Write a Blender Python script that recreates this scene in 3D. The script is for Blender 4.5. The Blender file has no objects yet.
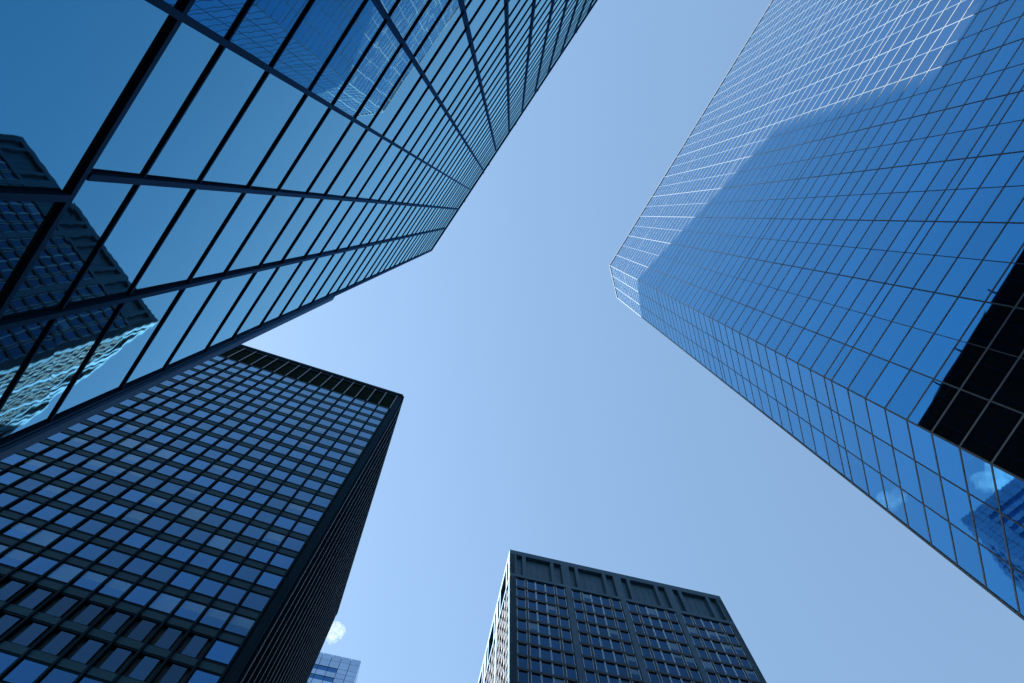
import bpy, bmesh, math, random
from mathutils import Vector, Matrix, noise
R = math.radians
random.seed(7)
S = bpy.context.scene
C = S.collection
W, H, F = 1024, 683, 1000.0
EYE = 1.6

# ------------------------------------------------------------------ camera
zc = Vector((-1.0, 127.5, F)).normalized()          # zenith seen from the camera (right, up, forward)
xc = Vector((1, 0, 0)); xc = (xc - zc * xc.dot(zc)).normalized()
yc = -Vector((zc.y*xc.z - zc.z*xc.y, zc.z*xc.x - zc.x*xc.z, zc.x*xc.y - zc.y*xc.x))
right = Vector((xc.x, yc.x, zc.x)); up = Vector((xc.y, yc.y, zc.y)); fwd = Vector((xc.z, yc.z, zc.z))
cam = bpy.data.cameras.new('camera'); co = bpy.data.objects.new('camera', cam); C.objects.link(co)
cam.sensor_width = 36; cam.lens = F/W*36; cam.clip_start = 0.1; cam.clip_end = 20000
M = Matrix((right, up, -fwd)).transposed().to_4x4(); M.translation = (0, 0, EYE)
co.matrix_world = M
S.camera = co
def project(p):
    d = Vector(p) - Vector((0, 0, EYE)); z = d.dot(fwd)
    if z <= 0.01: return None
    return (W/2 + d.dot(right)/z*F, H/2 - d.dot(up)/z*F)

# ------------------------------------------------------------------ materials
def mat(name, base, rough=0.4, metal=0.0, spec=0.5, edge=None, noise_amt=0.0, nscale=1.0, bump=None, aniso=0):
    m = bpy.data.materials.new(name); m.use_nodes = True
    nt = m.node_tree; b = nt.nodes['Principled BSDF']
    b.inputs['Base Color'].default_value = (*base, 1); b.inputs['Roughness'].default_value = rough
    b.inputs['Metallic'].default_value = metal; b.inputs['Specular IOR Level'].default_value = spec
    if edge: b.inputs['Specular Tint'].default_value = (*edge, 1)
    tc = nt.nodes.new('ShaderNodeTexCoord')
    if noise_amt:
        n = nt.nodes.new('ShaderNodeTexNoise'); n.inputs['Scale'].default_value = nscale
        n.inputs['Detail'].default_value = 5
        nt.links.new(tc.outputs['Object'], n.inputs['Vector'])
        r = nt.nodes.new('ShaderNodeMapRange'); r.inputs['To Min'].default_value = 1-noise_amt; r.inputs['To Max'].default_value = 1+noise_amt
        r.inputs['From Min'].default_value = .3; r.inputs['From Max'].default_value = .7
        nt.links.new(n.outputs['Fac'], r.inputs['Value'])
        mx = nt.nodes.new('ShaderNodeVectorMath'); mx.operation = 'SCALE'
        mx.inputs[0].default_value = base
        nt.links.new(r.outputs['Result'], mx.inputs['Scale']); nt.links.new(mx.outputs[0], b.inputs['Base Color'])
    return m

def coated(nt, f0, edge, rough, f0sock=None):
    """mirror coating: colour f0 face on, rising to 'edge' at grazing (Schlick)"""
    L = nt.links
    g = nt.nodes.new('ShaderNodeBsdfGlossy'); g.inputs['Roughness'].default_value = rough
    lw = nt.nodes.new('ShaderNodeLayerWeight'); lw.inputs['Blend'].default_value = .5
    pw = nt.nodes.new('ShaderNodeMath'); pw.operation = 'POWER'; pw.inputs[1].default_value = 5
    L.new(lw.outputs['Facing'], pw.inputs[0])
    mx = nt.nodes.new('ShaderNodeMix'); mx.data_type = 'RGBA'
    L.new(pw.outputs[0], mx.inputs['Factor']); mx.inputs['A'].default_value = (*f0, 1); mx.inputs['B'].default_value = (*edge, 1)
    if f0sock: L.new(f0sock, mx.inputs['A'])
    L.new(mx.outputs['Result'], g.inputs['Color'])
    return g
def steel(name, f0, edge, rough, diff):
    m = bpy.data.materials.new(name); m.use_nodes = True; nt = m.node_tree
    nt.nodes.remove(nt.nodes['Principled BSDF'])
    tc = nt.nodes.new('ShaderNodeTexCoord'); n = nt.nodes.new('ShaderNodeTexNoise'); n.inputs['Scale'].default_value = .4; n.inputs['Detail'].default_value = 6
    nt.links.new(tc.outputs['Object'], n.inputs['Vector'])
    r = nt.nodes.new('ShaderNodeMapRange'); r.inputs['From Min'].default_value = .3; r.inputs['From Max'].default_value = .7
    r.inputs['To Min'].default_value = .8; r.inputs['To Max'].default_value = 1.2
    nt.links.new(n.outputs['Fac'], r.inputs['Value'])
    mx = nt.nodes.new('ShaderNodeVectorMath'); mx.operation = 'SCALE'; mx.inputs[0].default_value = f0
    nt.links.new(r.outputs['Result'], mx.inputs['Scale'])
    g = coated(nt, f0, edge, rough, mx.outputs[0])
    d = nt.nodes.new('ShaderNodeBsdfDiffuse'); d.inputs['Color'].default_value = (*diff, 1)
    a = nt.nodes.new('ShaderNodeAddShader'); nt.links.new(g.outputs[0], a.inputs[0]); nt.links.new(d.outputs[0], a.inputs[1])
    nt.links.new(a.outputs[0], nt.nodes['Material Output'].inputs['Surface'])
    return m

def glass(name, f0, edge, rough=0.015, wave=0.0, wscale=3.5, lump=0.0, lscale=0.8, var=0.15, blind=None, phase=3.0, filmf=.022):
    """Coated curtain-wall glass: mirror-like, tinted at normal incidence, paler at grazing; panes are slightly
    wavy.  The colour attribute 'pane' holds (random, height in pane, blind drop)."""
    m = bpy.data.materials.new(name); m.use_nodes = True
    nt = m.node_tree; L = nt.links; nt.nodes.remove(nt.nodes['Principled BSDF'])
    at = nt.nodes.new('ShaderNodeAttribute'); at.attribute_name = 'pane'
    sp = nt.nodes.new('ShaderNodeSeparateColor'); L.new(at.outputs['Color'], sp.inputs[0])
    tc = nt.nodes.new('ShaderNodeTexCoord')
    r = nt.nodes.new('ShaderNodeMapRange'); r.inputs['To Min'].default_value = 1-var; r.inputs['To Max'].default_value = 1+var
    L.new(sp.outputs[0], r.inputs['Value'])
    mx = nt.nodes.new('ShaderNodeVectorMath'); mx.operation = 'SCALE'; mx.inputs[0].default_value = f0
    L.new(r.outputs['Result'], mx.inputs['Scale'])
    b = coated(nt, f0, edge, rough, mx.outputs[0])
    # per-pane offset so the waves do not run on from pane to pane
    off = nt.nodes.new('ShaderNodeVectorMath'); off.operation = 'MULTIPLY_ADD'
    L.new(at.outputs['Color'], off.inputs[0]); off.inputs[1].default_value = (phase*9, 0, 0)
    mp = nt.nodes.new('ShaderNodeMapping'); mp.inputs['Scale'].default_value = (1, 1, 1)
    L.new(tc.outputs['Object'], off.inputs[2])
    h = None
    if wave:
        wv = nt.nodes.new('ShaderNodeTexWave'); wv.bands_direction = 'Z'; wv.inputs['Scale'].default_value = wscale/ (2*math.pi) * 1.0
        wv.inputs['Distortion'].default_value = 1.6; wv.inputs['Detail'].default_value = 1.5; wv.inputs['Detail Scale'].default_value = .6
        L.new(off.outputs[0], wv.inputs['Vector'])
        bu = nt.nodes.new('ShaderNodeBump'); bu.inputs['Distance'].default_value = wave; bu.inputs['Strength'].default_value = 1
        L.new(wv.outputs['Fac'], bu.inputs['Height']); h = bu
    if lump:
        n = nt.nodes.new('ShaderNodeTexNoise'); n.inputs['Scale'].default_value = lscale; n.inputs['Detail'].default_value = 1
        L.new(off.outputs[0], n.inputs['Vector'])
        b2 = nt.nodes.new('ShaderNodeBump'); b2.inputs['Distance'].default_value = lump; b2.inputs['Strength'].default_value = 1
        L.new(n.outputs['Fac'], b2.inputs['Height'])
        if h: L.new(h.outputs[0], b2.inputs['Normal'])
        h = b2
    if h: L.new(h.outputs[0], b.inputs['Normal'])
    film = nt.nodes.new('ShaderNodeBsdfDiffuse'); film.inputs['Color'].default_value = (.30, .33, .36, 1)
    fm = nt.nodes.new('ShaderNodeMixShader'); fm.inputs[0].default_value = filmf
    L.new(b.outputs[0], fm.inputs[1]); L.new(film.outputs[0], fm.inputs[2])
    L.new(fm.outputs[0], nt.nodes['Material Output'].inputs['Surface']); b = fm
    if blind:
        d = nt.nodes.new('ShaderNodeBsdfDiffuse'); d.inputs['Color'].default_value = (*blind, 1)
        one = nt.nodes.new('ShaderNodeMath'); one.operation = 'SUBTRACT'; one.inputs[0].default_value = 1.0
        L.new(sp.outputs[1], one.inputs[1])
        lt = nt.nodes.new('ShaderNodeMath'); lt.operation = 'LESS_THAN'
        L.new(one.outputs[0], lt.inputs[0]); L.new(sp.outputs[2], lt.inputs[1])
        sc = nt.nodes.new('ShaderNodeMath'); sc.operation = 'MULTIPLY'; sc.inputs[1].default_value = .42
        L.new(lt.outputs[0], sc.inputs[0])
        mixs = nt.nodes.new('ShaderNodeMixShader')
        L.new(sc.outputs[0], mixs.inputs[0]); L.new(b.outputs[0], mixs.inputs[1]); L.new(d.outputs[0], mixs.inputs[2])
        L.new(mixs.outputs[0], nt.nodes['Material Output'].inputs['Surface'])
    return m

M_ = {}
M_['glassA'] = glass('blue_mirror_glass', (.060, .295, .47), (.62, .97, 1.0), wave=.00003, wscale=6.9, lump=.0016, lscale=.65, var=.08)
M_['glassB'] = glass('deep_blue_glass', (.014, .185, .40), (.47, .76, .93), wave=.00004, wscale=6.9, lump=.0012, lscale=.7, var=.09)
M_['glassC'] = glass('office_window_glass', (.014, .085, .20), (.55, .84, 1.0), lump=.002, lscale=.6, var=.3, blind=(.16, .26, .38))
M_['glassC2'] = glass('recessed_window_glass', (.012, .045, .09), (.4, .5, .6), lump=.002, lscale=.6, var=.3)
M_['glassD'] = glass('tower_window_glass', (.012, .045, .10), (.16, .38, .60), lump=.001, lscale=.6, var=.25, blind=(.12, .20, .30))
M_['glassE'] = glass('pale_tower_glass', (.42, .53, .66), (.9, .95, 1.0), rough=.15, var=.1)
M_['stripeE'] = glass('stripe_glass', (.04, .15, .32), (.25, .45, .75), rough=.05, var=.1)
M_['frameA'] = steel('blue_black_metal', (.008, .014, .024), (.05, .11, .20), .35, (.004, .016, .036))
M_['frameB'] = steel('grey_aluminium', (.03, .035, .04), (.10, .14, .18), .5, (.13, .145, .16))
M_['barB'] = steel('pale_aluminium', (.03, .035, .04), (.08, .12, .16), .5, (.20, .215, .23))
M_['finA'] = steel('slate_blue_metal', (.02, .03, .045), (.10, .18, .30), .4, (.03, .055, .09))
M_['steelC'] = steel('black_painted_steel', (.006, .008, .010), (.02, .05, .08), .5, (.001, .004, .007))
M_['spanC'] = steel('charcoal_panel', (.012, .018, .022), (.06, .12, .16), .5, (.010, .022, .030))
M_['finC'] = mat('blue_grey_fin_steel', (.018, .032, .048), .45, .0, .25, noise_amt=.15, nscale=1)
M_['louver'] = mat('black_louvre', (.004, .008, .008), .8, .0, .0, noise_amt=.2, nscale=3)
M_['steelD'] = steel('brushed_steel', (.056, .060, .064), (.075, .115, .155), .42, (.003, .022, .045))
M_['darkD'] = mat('dark_steel', (.006, .011, .018), .5, .0, .12, noise_amt=.2, nscale=1)
M_['frameD'] = mat('pale_window_frame', (.14, .21, .29), .4, .0, .5, noise_amt=.1, nscale=1)
M_['core'] = mat('dark_core', (.015, .02, .026), .7, 0, .3, noise_amt=.2, nscale=.5)
M_['roof'] = mat('roof_gravel', (.18, .18, .17), .9, 0, .2, noise_amt=.3, nscale=2)
M_['concrete'] = mat('precast_concrete', (.30, .29, .27), .7, 0, .4, noise_amt=.15, nscale=.6)

# ------------------------------------------------------------------ mesh builder
class MB:
    def __init__(s): s.v = []; s.f = []; s.c = []; s.m = []
    def box(s, fr, u0, u1, w0, w1, v0, v1, pane=None, tilt=0, mi=0):
        """box in a facade frame: u along, w outward, v up (heights above the eye)"""
        k = len(s.v)
        P = []
        tl = [random.uniform(-tilt, tilt) for _ in range(4)] if tilt else (0, 0, 0, 0)
        for (u, v, t) in ((u0, v0, tl[0]), (u1, v0, tl[1]), (u1, v1, tl[2]), (u0, v1, tl[3])):
            P.append(fr.pt(u, w1 + t, v))
        for (u, v) in ((u0, v0), (u1, v0), (u1, v1), (u0, v1)):
            P.append(fr.pt(u, w0, v))
        s.v += P
        F_ = [(0, 1, 2, 3), (7, 6, 5, 4), (4, 5, 1, 0), (5, 6, 2, 1), (6, 7, 3, 2), (7, 4, 0, 3)]
        if fr.flip: F_ = [tuple(reversed(q)) for q in F_]
        hs = (0, 0, 1, 1, 0, 0, 1, 1)
        rn = random.random()
        for q in F_:
            s.f.append(tuple(k+i for i in q)); s.m.append(mi)
            s.c.append([(rn, hs[i], pane or 0.0, 1) for i in q])
    def build(s, name, mats, parent, kind=None):
        me = bpy.data.meshes.new(name)
        o0 = parent.location if parent else Vector((0, 0, 0))
        me.from_pydata([Vector(p)-o0 for p in s.v], [], s.f)
        if not isinstance(mats, (list, tuple)): mats = [mats]
        for m in mats: me.materials.append(m)
        for p, i in zip(me.polygons, s.m): p.material_index = i
        ca = me.color_attributes.new('pane', 'FLOAT_COLOR', 'CORNER')
        i = 0
        for cc in s.c:
            for c in cc: ca.data[i].color = c; i += 1
        me.update()
        o = bpy.data.objects.new(name, me); C.objects.link(o)
        if parent: o.parent = parent
        if kind: o['kind'] = kind
        return o

class Frame:
    def __init__(s, org, ang_t, out, z0=EYE):
        s.o = Vector((org[0], org[1], z0)); s.t = Vector((math.cos(R(ang_t)), math.sin(R(ang_t)), 0))
        n = Vector((s.t.y, -s.t.x, 0))
        s.flip = False
        if n.dot(Vector((out[0], out[1], 0))) < 0: n = -n; s.flip = True
        s.n = n
    def pt(s, u, w, v): return s.o + s.t*u + s.n*w + Vector((0, 0, v))

def thing(name, label, cat, loc, group=None):
    o = bpy.data.objects.new(name, None); C.objects.link(o); o.location = loc
    o['label'] = label; o['category'] = cat
    if group: o['group'] = group
    bpy.context.view_layer.update()
    return o

def single(name, m, parent, fr, *a, **k):
    b = MB(); b.box(fr, *a, **k); return b.build(name, m, parent)

def area(fr, u0, u1, v0, v1, w=0, hide=None):
    """pixels of the cell that lie in the picture"""
    P = [project(fr.pt(u, w, v)) for u, v in ((u0, v0), (u1, v0), (u1, v1), (u0, v1))]
    if any(p is None for p in P): return 0
    if fr.n.dot(fr.pt((u0+u1)/2, w, (v0+v1)/2) - Vector((0, 0, EYE))) > 0: return 0
    a = abs(sum(P[i][0]*P[(i+1) % 4][1] - P[(i+1) % 4][0]*P[i][1] for i in range(4)))/2
    n = 0
    for i in range(4):
        for j in range(4):
            s, t = (i+.5)/4, (j+.5)/4
            x = (1-s)*(1-t)*P[0][0] + s*(1-t)*P[1][0] + s*t*P[2][0] + (1-s)*t*P[3][0]
            y = (1-s)*(1-t)*P[0][1] + s*(1-t)*P[1][1] + s*t*P[2][1] + (1-s)*t*P[3][1]
            if 0 <= x <= W and 0 <= y <= H and not (hide and hide(x, y)): n += 1
    return a*n/16

class Cells:
    """collects the many equal parts of one kind on one building: the 100 largest in view become parts of
    their own, the rest one part"""
    def __init__(s, name, mats): s.name = name; s.mats = mats; s.L = []
    def add(s, fr, boxes, u0, u1, v0, v1, hide=None):
        s.L.append((area(fr, u0, u1, v0, v1, 0, hide), fr, boxes))
    def build(s, parent, cap=100):
        s.L.sort(key=lambda q: -q[0])
        keep = [q for q in s.L[:cap] if q[0] > 0]; rest = s.L[len(keep):]
        if len(s.L) <= cap: keep, rest = s.L, []
        for a, fr, boxes in keep:
            b = MB()
            for args, kw in boxes: b.box(fr, *args, **kw)
            b.build(s.name, s.mats, parent)
        if rest:
            b = MB()
            for a, fr, boxes in rest:
                for args, kw in boxes: b.box(fr, *args, **kw)
            b.build(s.name, s.mats, parent, 'stuff')

def prism(name, pts, z0, z1, m, parent, top=None):
    bm = bmesh.new()
    vb = [bm.verts.new((p[0], p[1], z0)) for p in pts]; vt = [bm.verts.new((p[0], p[1], z1)) for p in pts]
    n = len(pts)
    bm.faces.new(list(reversed(vb))); ft = bm.faces.new(vt)
    for i in range(n): bm.faces.new((vb[i], vb[(i+1) % n], vt[(i+1) % n], vt[i]))
    bmesh.ops.recalc_face_normals(bm, faces=bm.faces)
    if parent:
        for v in bm.verts: v.co -= parent.location
    me = bpy.data.meshes.new(name); me.materials.append(m)
    if top:
        me.materials.append(top)
        for f in bm.faces:
            if f.normal.z > .9: f.material_index = 1
    bm.to_mesh(me); bm.free()
    o = bpy.data.objects.new(name, me); C.objects.link(o); o.parent = parent
    return o
def inset(pts, d):
    """shrink a convex footprint by d"""
    n = len(pts); cx = sum(p[0] for p in pts)/n; cy = sum(p[1] for p in pts)/n
    L = []
    for i in range(n):
        a, b = Vector(pts[i]).to_2d(), Vector(pts[(i+1) % n]).to_2d()
        t = (b-a).normalized(); nn = Vector((-t.y, t.x))
        if nn.dot(Vector((cx, cy))-a) < 0: nn = -nn
        L.append((a+nn*d, t))
    out = []
    for i in range(n):
        a, t = L[i-1]; b, s = L[i]
        den = t.x*s.y - t.y*s.x
        k = ((b-a).x*s.y - (b-a).y*s.x)/den
        out.append(a+t*k)
    return out
def frange(a, b, s):
    L = []
    while a < b-1e-6: L.append(a); a += s
    return L

# ================================================================== TOWER A: near glass tower on the left
kA = .925                                               # real size of this tower
dA, hA = 3.48*kA, 75.9*kA
nA = Vector((math.cos(R(-146)), math.sin(R(-146)))); tA = Vector((math.cos(R(-236)), math.sin(R(-236))))
U0, U1 = -30.0, 5.60*kA                                    # extent along tA
orgA = nA*dA
frA = Frame(orgA, -236, (-nA.x, -nA.y))
cA = [orgA + tA*U0, orgA + tA*U1, orgA + tA*U1 + nA*28, orgA + tA*U0 + nA*28]
A = thing('glass_tower', 'nearest blue mirror glass tower with thick black window bars, at the upper left', 'skyscraper',
          ((cA[0].x+cA[2].x)/2, (cA[0].y+cA[2].y)/2, 0))
prism('wall', inset(cA, .12), 0, hA+EYE-.3, M_['core'], A, M_['roof'])
hs = [2.3, 6.3, 9.25]
hs += [10.79+4.31*k for k in range(6)] + [12.72+4.31*k for k in range(6)]
hs = sorted(hs)
k = 36.3
while k < 75:
    hs.append(k); hs.append(k+1.93); k += 4.28
hs = [-1.6] + [h*kA for h in hs if h*kA < hA-.8] + [hA]
HB = 9.25*kA; HJ = 34.45*kA
pitch = 1.705*kA
us = [u for u in (0.20*kA + pitch*i - 30*pitch for i in range(60)) if U0+.5 < u < U1-.6]
wins = Cells('window', M_['glassA'])
def grid(fr, us, hs, cells, tilt=.0012, jog=None, half=.03, w0=-.03, w1=0.0, hide=None):
    for j in range(len(hs)-1):
        uu = us if not jog else jog(us, j)
        for i in range(len(uu)-1):
            cells.add(fr, [((uu[i]+.01, uu[i+1]-.01, w0-.02, w1, hs[j]+.01, hs[j+1]-.01), dict(tilt=tilt))], uu[i], uu[i+1], hs[j], hs[j+1], hide)
usA = [U0] + us + [U1]
def jogA(u, j):
    if hs[j+1] > HB+.1: return u
    return [U0] + [q + (.26 if q > 1 else 0) for q in us] + [U1]
grid(frA, usA, hs, wins, tilt=.0022, jog=jogA)
# the other three sides
other = []
for (a, b, ang, out) in ((cA[1], cA[2], -146, (tA.x, tA.y)), (cA[3], cA[2], -236, (nA.x, nA.y)), (cA[0], cA[3], -146, (-tA.x, -tA.y))):
    fr = Frame(a, ang, out); Ln = (b-a).length; other.append((fr, Ln))
    grid(fr, frange(0, Ln, pitch)+[Ln], hs[:], wins, tilt=.002)
wins.build(A)
for u in us:
    if u > 1:
        single('mullion', M_['frameA'], A, frA, u-.034, u+.034, 0, .054, HB+.13, hA)
        single('mullion', M_['frameA'], A, frA, u+.22-.034, u+.22+.034, 0, .054, -1.6, HB-.03)
    else:
        single('mullion', M_['frameA'], A, frA, u-.034, u+.034, 0, .054, -1.6, hA)
for h in hs[1:-1]:
    big = abs(h-HB) < .1
    t = .046 if not big else .075
    d_ = .027 if not big else .042
    if big: single('transom', M_['frameA'], A, frA, U0, U1, .0, d_, h, h+t*1.4)
    else: single('transom', M_['frameA'], A, frA, U0, U1, .0, d_, h-t/2, h+t/2)
single('parapet', M_['frameA'], A, frA, U0-.05, U1+.05, -.3, .05, hA, hA+.35)
single('corner_post', M_['frameA'], A, frA, U1-.03, U1+.09, -.3, .04, HJ, hA)
single('corner_post', M_['frameA'], A, frA, U1-.05, U1+.03, -.3, .04, -1.6, HJ)
single('corner_fin', M_['finA'], A, frA, U1+.03, U1+.26, -.8, .03, -1.6, HJ-.06)
for u in (1.1, -1.3, -2.0, -5.4, -8.2, -13.0):
    b = MB()
    b.box(frA, u-.06, u+.06, -.5, -.38, hA, hA+1.9); b.box(frA, u-.05, u+.05, -.379, .02, hA+1.7, hA+1.82)
    b.box(frA, u-.35, u+.4, -.9, -.501, hA, hA+.8)
    b.build('davit', M_['frameA'], A)
b = MB()
for fr, Ln in other:
    for u in frange(0, Ln, pitch): b.box(fr, u-.05, u+.05, .0, .08, -1.6, hA)
b.build('side_mullions', M_['frameA'], A, 'stuff')
b = MB()
for fr, Ln in other:
    for h in hs[1:]: b.box(fr, 0.02, Ln-.02, .0, .06, h-.04, h+.04)
b.build('side_transoms', M_['frameA'], A, 'stuff')

# ================================================================== TOWER B: tall chamfered blue glass tower on the right
hB = 134.0
cB = Vector((13.245, 6.836))
t1 = Vector((math.cos(R(-58.9)), math.sin(R(-58.9)))); t2 = Vector((math.cos(R(76.2)), math.sin(R(76.2))))
out1 = Vector((math.cos(R(-148.9)), math.sin(R(-148.9)))); out2 = Vector((math.cos(R(166.2)), math.sin(R(166.2))))
L1, L2 = 1.53*40, 4.49
p2 = cB + t2*L2
t3 = -out1                                              # third face runs straight back
ptsB = [cB + t1*L1, cB, p2, p2 + t3*40, cB + t1*L1 + t3*43.2]
B = thing('glass_tower', 'tall deep blue glass tower with narrow chamfered corner and bright sunlit bars', 'skyscraper',
          (sum(p.x for p in ptsB)/5, sum(p.y for p in ptsB)/5, 0))
prism('wall', inset(ptsB, .12), 0, hB+EYE-.3, M_['core'], B, M_['roof'])
pB = 1.983
hsB = []
h = hB; k = 0
while h > -1.6:
    hsB.append(h)
    h -= (pB/2 if k in (8, 22, 35, 48) else pB); k += 1
hsB.append(-1.6); hsB = hsB[::-1]
wB = Cells('window', M_['glassB'])
mod = L2/3
f1 = Frame(cB, -58.9, out1); f2 = Frame(cB, 76.2, out2)
usB1 = [0] + [1.62 + 1.503*i for i in range(39)]; usB1.append(L1)
usB2 = [0, mod*.96, mod*2, L2]
grid(f1, usB1, hsB, wB, tilt=.0012)
grid(f2, usB2, hsB, wB, tilt=.0012)
fs = [(Frame(p2, -148.9+180, -t1), 40.0), (Frame(ptsB[4], -148.9, t1), 43.2), (Frame(ptsB[3], -58.9, t3), (ptsB[4]-ptsB[3]).length)]
for fr, Ln in fs: grid(fr, frange(0, Ln, 1.503)+[Ln], hsB, wB, tilt=.001)
wB.build(B)
for i, u in enumerate(usB1[1:-1]):
    wd = .024 if i % 2 == 0 else .012
    single('mullion', M_['frameB'], B, f1, u-wd, u+wd, 0, .015, -1.6, hB)
for u in usB2[1:-1]: single('mullion', M_['frameB'], B, f2, u-.020, u+.020, 0, .015, -1.6, hB)
single('corner_mullion', M_['frameB'], B, f1, -.03, .03, -.05, .03, -1.6, hB)
single('corner_mullion', M_['frameB'], B, f2, L2-.04, L2+.02, -.05, .03, -1.6, hB)
for h in hsB[1:-1]:
    b = MB(); b.box(f1, 0, L1, 0, .012, h-.05, h+.05); b.box(f2, 0, L2, 0, .012, h-.05, h+.05); b.build('transom', M_['barB'], B)
b = MB(); b.box(f1, -.03, L1, -.3, .07, hB, hB+.3); b.box(f2, 0, L2+.03, -.3, .07, hB, hB+.3)
for fr, Ln in fs: b.box(fr, 0, Ln, -.3, .07, hB+.002, hB+.298)
b.build('parapet', M_['frameB'], B)
b = MB()
for fr, Ln in fs:
    for u in frange(0, Ln, 1.503): b.box(fr, u-.03, u+.03, 0, .05, -1.6, hB)
b.build('side_mullions', M_['frameB'], B, 'stuff')
b = MB()
for fr, Ln in fs:
    for h in hsB[1:-1]: b.box(fr, 0, Ln, 0, .035, h-.024, h+.024)
b.build('side_transoms', M_['frameB'], B, 'stuff')

# ================================================================== TOWER C: dark office tower, lower left
hC = 132.0
cC = Vector((-14.473, 24.189))
tCf = Vector((math.cos(R(-162.4)), math.sin(R(-162.4)))); oCf = Vector((math.cos(R(-72.4)), math.sin(R(-72.4))))
tCs = -oCf; oCs = -tCf
LCf, LCs = .65 + 1.497*27, 31.7
ptsC = [cC, cC+tCf*LCf, cC+tCf*LCf+tCs*LCs, cC+tCs*LCs]
Cc = thing('office_tower', 'black steel office tower with a square window grid and vertical fins, lower left', 'skyscraper',
           (sum(p.x for p in ptsC)/4, sum(p.y for p in ptsC)/4, 0))
prism('wall', inset(ptsC, .32), 0, hC+EYE-.2, M_['core'], Cc, M_['roof'])
ff = Frame(cC, -162.4, oCf); fS = Frame(cC, 107.6, oCs)
fb = Frame(ptsC[2], -162.4+180, tCs); fw = Frame(ptsC[1], 107.6, tCf)
def hideC(x, y):
    return y < 451 - .458*x
wC = Cells('window', M_['glassC']); wC2 = Cells('window', M_['glassC2']); sC = Cells('spandrel', [M_['spanC'], M_['steelC']]); vC = Cells('louvre_panel', M_['louver'])
bay = 1.497; rp = 3.612; top0 = 121.9
rows = [top0 - rp*i for i in range(34)]
rec = (19, 20)
for fr, Ln, nb, u00 in ((ff, LCf, 27, .65), (fS, LCs, 20, .65), (fb, LCf, 27, .65), (fw, LCs, 20, .65)):
    hid = hideC if fr is ff else None
    for i in range(nb):
        u0 = u00 + bay*i; u1 = u0 + bay
        vC.add(fr, [((u0+.06, u1-.06, -.3, -.14, top0+.55, hC-1.9), {})], u0, u1, top0+.55, hC-1.9, hid)
        for j, ht in enumerate(rows):
            if ht < 3: break
            narrow = j in rec and i > 0
            r = random.random()
            bl = 0.0
            if r < .08: bl = random.choice((.35, .5, .5, .65, 1.0))
            if j == 18: bl = random.choice((.45, .5, 1, .55, .5, 0))
            if j in (13, 12) and random.random() < .35: bl = random.choice((.3, .5, .4))
            a, b_ = (u0+.09, u1-.09) if not narrow else (u0+.36, u1-.36)
            wh = 2.14 if not narrow else 2.35
            (wC2 if narrow else wC).add(fr, [((a, b_, -.28, -.05 if not narrow else -.12, ht-wh, ht), dict(pane=bl, tilt=.004))], a, b_, ht-wh, ht, hid)
            # spandrel below: dark sill line, charcoal panel, dark head line
            y1 = ht-wh; y0 = ht-rp
            bx = [((u0+.02, u1-.02, -.3, -.055, y1-.40 if not narrow else y1-.22, y1-.10), dict(mi=1)),
                  ((u0+.04, u1-.04, -.3, -.03, y0+.28, y1-.40 if not narrow else y1-.22), dict(mi=0)),
                  ((u0+.02, u1-.02, -.3, -.07, y0+.10, y0+.28), dict(mi=1))]
            sC.add(fr, bx, u0, u1, y0, y1, hid)
wC.build(Cc, 70); wC2.build(Cc, 30); sC.build(Cc); vC.build(Cc)
for fr, Ln, nb, u00 in ((ff, LCf, 27, .65), (fS, LCs, 20, .65)):
    for i in range(nb+1):
        u = u00 + bay*i
        b = MB()
        if fr is ff:
            b.box(fr, u-.022, u+.022, -.3, .09, .5, hC-1.0); b.box(fr, u-.065, u+.065, .09, .11, .5, hC-1.0)
            b.build('fin', M_['steelC'], Cc)
            single('fin_cap', M_['finC'], Cc, fr, u-.068, u+.068, .085, .114, top0+.3, hC-1.01)
        else:
            b.box(fr, u-.022, u+.022, -.3, .22, .5, hC-1.0); b.build('fin', M_['steelC'], Cc)
            single('fin_edge', M_['finC'], Cc, fr, u-.06, u+.06, .22, .25, .5, hC-1.0)
b = MB()
for fr, Ln, nb, u00 in ((fb, LCf, 27, .65), (fw, LCs, 20, .65)):
    for i in range(nb+1):
        u = u00 + bay*i
        b.box(fr, u-.022, u+.022, -.3, .13, .5, hC-1.0); b.box(fr, u-.075, u+.075, .13, .155, .5, hC-1.0)
b.build('back_fins', M_['steelC'], Cc, 'stuff')
for fr, Ln in ((ff, LCf), (fS, LCs), (fb, LCf), (fw, LCs)):
    single('roof_fascia', M_['steelC'], Cc, fr, .0, Ln, -.3, .20, hC-1.0, hC)
    single('fascia_rail', M_['steelC'], Cc, fr, .3, Ln-.3, -.3, .05, hC-1.9, hC-1.002)
    single('corner_column', M_['steelC'], Cc, fr, .02, .50, -.3, .02, -1.6, hC-1.0)
    single('corner_column', M_['steelC'], Cc, fr, Ln-.50, Ln-.02, -.3, .02, -1.6, hC-1.0)
    single('floor_band', M_['spanC'], Cc, fr, .5, Ln-.5, -.3, -.02, top0+.12, top0+.54)

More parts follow.
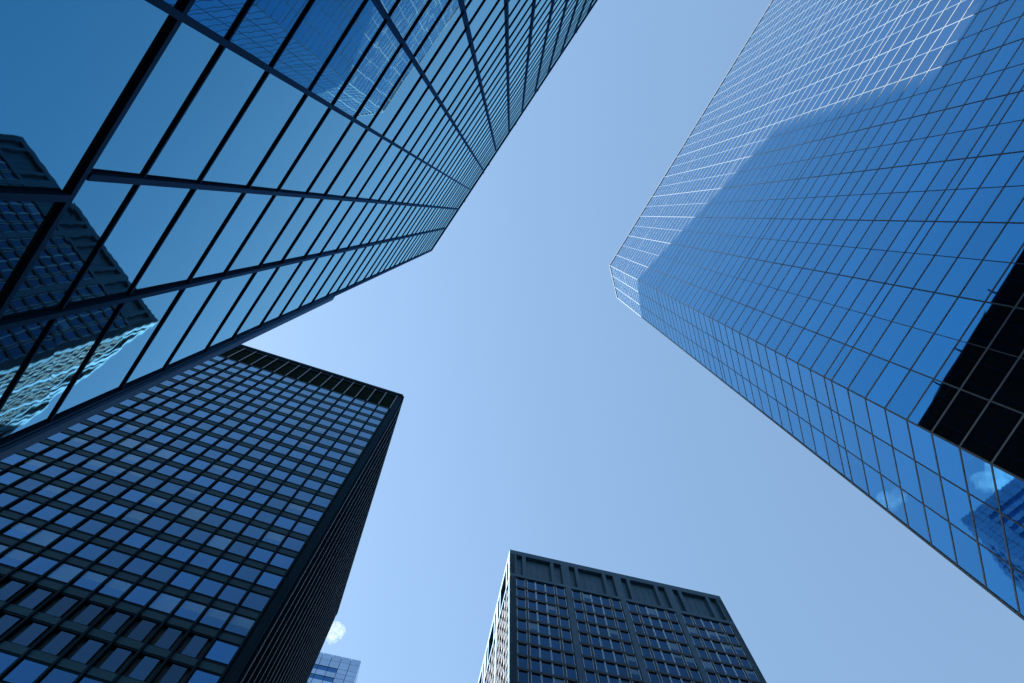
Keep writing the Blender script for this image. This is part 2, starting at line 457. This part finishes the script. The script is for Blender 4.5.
# ================================================================== TOWER D: steel clad tower, bottom centre
hD = 161.0
cD = Vector((-.205, 55.47))
tDf = Vector((math.cos(R(13)), math.sin(R(13)))); oDf = Vector((math.cos(R(-77)), math.sin(R(-77))))
tDs = -oDf; oDs = -tDf
LDf = .2243*hD; LDs = 54.0
ptsD = [cD, cD+tDf*LDf, cD+tDf*LDf+tDs*LDs, cD+tDs*LDs]
D = thing('office_tower', 'steel clad tower with four window bays, recessed roof panels and sunlit left side', 'skyscraper',
          (sum(p.x for p in ptsD)/4, sum(p.y for p in ptsD)/4, 0))
prism('wall', inset(ptsD, .9), 0, hD+EYE-.5, M_['darkD'], D, M_['roof'])
fD = Frame(cD, 13, oDf); fDs = Frame(cD, 103, oDs); fDb = Frame(ptsD[3], 13, tDs); fDr = Frame(ptsD[1], 103, tDf)
wD = Cells('window', M_['glassD']); eD = Cells('window_frame', M_['frameD']); bD = Cells('spandrel', M_['darkD'])
rD = .02425*hD; topD = .9236*hD
P_ = .0547*hD; c0 = .0062*hD
cuts = [(.0004, .0092), (.0108, .0192), (.0192, .0288), (.0288, .0378), (.0394, .0482)]
def cladding(fr, nb, Ln, front):
    colw = Ln - nb*P_
    piers = []
    for bnum in range(nb):
        ub = c0 + P_*bnum
        for j in range(38):
            ht = topD - rD*j
            if ht < 6: break
            for ci, (a, b_) in enumerate(cuts):
                a = ub + a*hD; b_ = ub + b_*hD
                bl = random.choice((.3, .5, .7)) if random.random() < .2 else 0
                wD.add(fr, [((a+.10, b_-.10, -.5, -.22, ht-rD*.80, ht-.05), dict(pane=bl, tilt=.004))], a, b_, ht-rD*.8, ht)
                eD.add(fr, [((a+.02, a+.10, -.5, -.12, ht-rD*.82, ht), {}), ((b_-.10, b_-.02, -.5, -.12, ht-rD*.82, ht), {})], a, b_, ht-rD*.8, ht)
        # one spandrel per floor and bay
    for bnum in range(nb):
        ub = c0 + P_*bnum
        for j in range(38):
            ht = topD - rD*j
            if ht < 6: break
            bD.add(fr, [((ub+.02, ub+.0486*hD, -.5, -.06, ht-rD, ht-rD*.83), {})], ub, ub+.0486*hD, ht-rD, ht-rD*.83)
for fr, nb, Ln in ((fD, 4, LDf), (fDs, 6, LDs), (fDb, 4, LDf), (fDr, 6, LDs)):
    cladding(fr, nb, Ln, fr is fD)
wD.build(D); eD.build(D); bD.build(D)
for fr, nb, Ln in ((fD, 4, LDf), (fDs, 6, LDs), (fDb, 4, LDf), (fDr, 6, LDs)):
    # full-height columns between the bays, corner columns
    edges = [(0, c0-.05)] + [(c0 + P_*i + .0486*hD+.03, c0 + P_*(i+1)-.05) for i in range(nb-1)] + [(c0+P_*(nb-1)+.0486*hD+.03, Ln)]
    for n_, (a, b_) in enumerate(edges):
        corner = n_ in (0, len(edges)-1)
        single('corner_column' if corner else 'column', M_['steelD'], D, fr, a, b_, -.9 if not corner else -.899, .0, -1.6, .9318*hD)
    for i in range(nb):
        for x in (.0100, .0386):
            single('mullion', M_['darkD'], D, fr, c0+P_*i+x*hD-.10, c0+P_*i+x*hD+.10, -.5, -.05, -1.6, .9260*hD)
    # roof storey: bottom band, top band, piers, recessed panels
    single('roof_band', M_['steelD'], D, fr, 0, Ln, -.9, .002, .9264*hD, .9330*hD)
    single('roof_band', M_['steelD'], D, fr, 0, Ln, -.9, .004, .9885*hD, hD)
    xs = []
    for i in range(nb):
        o_ = P_*i
        xs += [(o_+.0069*hD, o_+.0131*hD), (o_+.0166*hD, o_+.0422*hD), (o_+.0457*hD, o_+.0536*hD)]
    ends = [0] + [q for a in xs for q in a] + [Ln]
    for q in range(0, len(ends), 2):
        single('pier', M_['steelD'], D, fr, ends[q], ends[q+1], -.9, .0, .9332*hD, .9883*hD)
    for a, b_ in xs:
        bb = MB(); bb.box(fr, a+.01, b_-.01, -.95, -.62, .9332*hD, .9883*hD)
        n = max(1, round((b_-a)/1.0))
        for q in range(1, n): bb.box(fr, a+(b_-a)*q/n-.04, a+(b_-a)*q/n+.04, -.63, -.57, .934*hD, .9875*hD)
        bb.build('recessed_panel', M_['steelD'] if fr is fD or fr is fDb or fr is fDr else M_['louver'], D)

# ================================================================== TOWER E: distant pale tower behind C
hE = 200.0
cE = Vector((-31.53, 93.18))
tEf = -tDf; LEf, LEs = 38.0, 16.0
ptsE = [cE, cE+tEf*LEf, cE+tEf*LEf+tDs*LEs, cE+tDs*LEs]
E_ = thing('glass_tower', 'distant pale blue tower with dark window stripes under the small cloud', 'skyscraper',
           (sum(p.x for p in ptsE)/4, sum(p.y for p in ptsE)/4, 0))
prism('wall', inset(ptsE, .3), 0, hE+EYE-.2, M_['core'], E_, M_['roof'])
pE = Cells('wall_panel', M_['glassE']); sE = Cells('window', M_['stripeE'])
for fr, Ln in ((Frame(cE, 193, oDf), LEf), (Frame(cE, 103, tDf), LEs), (Frame(ptsE[3], 193, tDs), LEf), (Frame(ptsE[1], 103, -tDf), LEs)):
    h = hE
    seq = [('p', 2.6), ('p', 3.0), ('s', 1.9), ('p', 2.2)] + [('s', 1.9), ('p', 2.2)]*45
    for kd, dh in seq:
        if h-dh < -1.6: break
        n = round(Ln/2.0); wd = Ln/n
        for i in range(n):
            edge = kd == 's' and (i < 2 or i >= n-2)
            (pE if kd == 'p' or edge else sE).add(fr, [((wd*i+.05, wd*(i+1)-.05, -.4, .03 if kd == 'p' or edge else -.05, h-dh+.05, h-.05), dict(tilt=.01))], wd*i, wd*(i+1), h-dh, h)
        h -= dh
pE.build(E_); sE.build(E_)

# ================================================================== TOWER K: taller tower hidden behind A; its shadow falls on B
hK = 170.0
k1 = Vector((-82.8, 2.0)); k3 = Vector((-57.8, 17.5))
tK = (k3-k1).normalized(); LK = (k3-k1).length + 6; k3 = k1+tK*LK
nK = Vector((-tK.y, tK.x));
if nK.dot(k1) < 0: nK = -nK
ptsK = [k1, k3, k3+nK*32, k1+nK*32]
K = thing('office_tower', 'concrete and glass tower standing behind the near mirror glass tower', 'skyscraper', (sum(p.x for p in ptsK)/4, sum(p.y for p in ptsK)/4, 0))
prism('wall', inset(ptsK, .3), 0, hK+EYE-.2, M_['core'], K, M_['roof'])
wK = Cells('window', M_['glassC']); sK = Cells('spandrel', M_['concrete'])
ang = math.degrees(math.atan2(tK.y, tK.x)); an = math.degrees(math.atan2(nK.y, nK.x))
for fr, Ln in ((Frame(k1, ang, -nK), LK), (Frame(k3, an, tK), 32), (Frame(ptsK[3], ang, nK), LK), (Frame(k1, an, -tK), 32)):
    h = hK
    while h > 4:
        n = round(Ln/1.6); wd = Ln/n
        sK.add(fr, [((0, Ln, -.4, .0, h-1.6, h), {})], 0, Ln, h-1.6, h)
        for i in range(n): wK.add(fr, [((wd*i+.08, wd*(i+1)-.08, -.4, -.12, h-3.8, h-1.6), dict(tilt=.004))], wd*i, wd*(i+1), h-3.8, h-1.6)
        h -= 3.8
wK.build(K); sK.build(K)

# ================================================================== ground
def sheet(name, x0, x1, y0, y1, z, m):
    me = bpy.data.meshes.new(name); me.from_pydata([(x0, y0, z), (x1, y0, z), (x1, y1, z), (x0, y1, z)], [], [(0, 1, 2, 3)])
    me.materials.append(m); o = bpy.data.objects.new(name, me); C.objects.link(o); o['kind'] = 'structure'; return o
gm = bpy.data.materials.new('granite_paving'); gm.use_nodes = True
nt = gm.node_tree; bs = nt.nodes['Principled BSDF']; bs.inputs['Roughness'].default_value = .7
tc = nt.nodes.new('ShaderNodeTexCoord'); br = nt.nodes.new('ShaderNodeTexBrick'); br.inputs['Scale'].default_value = 1.0
br.inputs['Color1'].default_value = (.075, .08, .085, 1); br.inputs['Color2'].default_value = (.10, .10, .105, 1); br.inputs['Mortar'].default_value = (.04, .04, .04, 1)
br.inputs['Mortar Size'].default_value = .01; br.inputs['Brick Width'].default_value = 1.2; br.inputs['Row Height'].default_value = .6
nt.links.new(tc.outputs['Object'], br.inputs['Vector']); nt.links.new(br.outputs['Color'], bs.inputs['Base Color'])
sheet('ground', -4000, 4000, -4000, 4000, 0, gm)

# ================================================================== clouds
def cloud(name, label, loc, size, seed, n=26, flat=.55, dens=.03):
    rnd = random.Random(seed)
    bm = bmesh.new()
    for i in range(n):
        r = size*rnd.uniform(.16, .34)
        a = rnd.uniform(0, 2*math.pi); q = rnd.uniform(0, 1)**.7*size*.62
        c = Vector((math.cos(a)*q, math.sin(a)*q*.75, rnd.uniform(-.25, .45)*size*flat))
        bmesh.ops.create_icosphere(bm, subdivisions=3, radius=r, matrix=Matrix.Translation(c))
    me = bpy.data.meshes.new(name); bm.to_mesh(me); bm.free()
    o = bpy.data.objects.new(name, me); C.objects.link(o); o.location = loc
    o['label'] = label; o['category'] = 'cloud'
    rm = o.modifiers.new('merge', 'REMESH'); rm.mode = 'VOXEL'; rm.voxel_size = size*.035
    tx = bpy.data.textures.new('billow', 'CLOUDS'); tx.noise_scale = size*.16
    dm = o.modifiers.new('billow', 'DISPLACE'); dm.texture = tx; dm.strength = size*.16; dm.texture_coords = 'LOCAL'
    m = bpy.data.materials.new('cloud_vapour'); m.use_nodes = True; nt = m.node_tree
    nt.nodes.remove(nt.nodes['Principled BSDF'])
    pv = nt.nodes.new('ShaderNodeVolumePrincipled'); pv.inputs['Color'].default_value = (1, 1, 1, 1)
    pv.inputs['Density'].default_value = dens; pv.inputs['Anisotropy'].default_value = .3
    tc = nt.nodes.new('ShaderNodeTexCoord'); nz = nt.nodes.new('ShaderNodeTexNoise'); nz.inputs['Scale'].default_value = 3.2/size; nz.inputs['Detail'].default_value = 4
    mr = nt.nodes.new('ShaderNodeMapRange'); mr.inputs['From Min'].default_value = .38; mr.inputs['From Max'].default_value = .62
    mr.inputs['To Max'].default_value = dens
    nt.links.new(tc.outputs['Object'], nz.inputs['Vector']); nt.links.new(nz.outputs['Fac'], mr.inputs['Value']); nt.links.new(mr.outputs['Result'], pv.inputs['Density'])
    nt.links.new(pv.outputs[0], nt.nodes['Material Output'].inputs['Volume'])
    m.cycles.volume_step_rate = 1
    me.materials.append(m)
    return o
def skypoint(ux, uy, alt): return (ux*alt, uy*alt, alt)
cloud('cloud', 'small bright white cumulus cloud above the distant pale tower', skypoint(-.190, .434, 1000), 20, 3, dens=.014)
cloud('cloud', 'faint wisp of cloud reflected in the wide face of the deep blue tower', skypoint(-.3587, -.2717, 1000), 24, 5, n=10, flat=.3, dens=.004)
cloud('cloud', 'larger white cumulus cloud seen only as a reflection in the chamfered blue glass', skypoint(-.300, .462, 1000), 34, 9, n=34, dens=.02)

# ================================================================== world and sun
w = bpy.data.worlds.new('World'); S.world = w; w.use_nodes = True
nt = w.node_tree; bg = nt.nodes['Background']
sky = nt.nodes.new('ShaderNodeTexSky'); sky.sky_type = 'NISHITA'; sky.sun_disc = False
SAZ, SEL = -185.0, 40.0                                  # azimuth counter-clockwise from +X, elevation
sky.sun_elevation = R(SEL); sky.sun_rotation = R(90 - SAZ)
sky.air_density = 1.5; sky.dust_density = 0.75; sky.ozone_density = 0.2; sky.altitude = 80
tn = nt.nodes.new('ShaderNodeVectorMath'); tn.operation = 'MULTIPLY'; tn.inputs[1].default_value = (.92, 1.01, 1.02)   # white balance of clear air
nt.links.new(sky.outputs[0], tn.inputs[0]); nt.links.new(tn.outputs[0], bg.inputs['Color']); bg.inputs['Strength'].default_value = .05
sl = bpy.data.lights.new('sun', 'SUN'); sl.energy = 4.5; sl.angle = R(.5); sl.color = (1, .97, .93)
so = bpy.data.objects.new('sun', sl); C.objects.link(so)
d = Vector((math.cos(R(SAZ))*math.cos(R(SEL)), math.sin(R(SAZ))*math.cos(R(SEL)), math.sin(R(SEL))))
so.rotation_euler = d.to_track_quat('Z', 'Y').to_euler(); so.location = d*300

S.render.engine = 'CYCLES'
S.cycles.max_bounces = 10; S.cycles.glossy_bounces = 1; S.cycles.volume_bounces = 4
S.view_settings.view_transform = 'Standard'; S.view_settings.look = 'None'
S.view_settings.gamma = 1; S.view_settings.use_curve_mapping = False
S.view_settings.exposure = 2.38
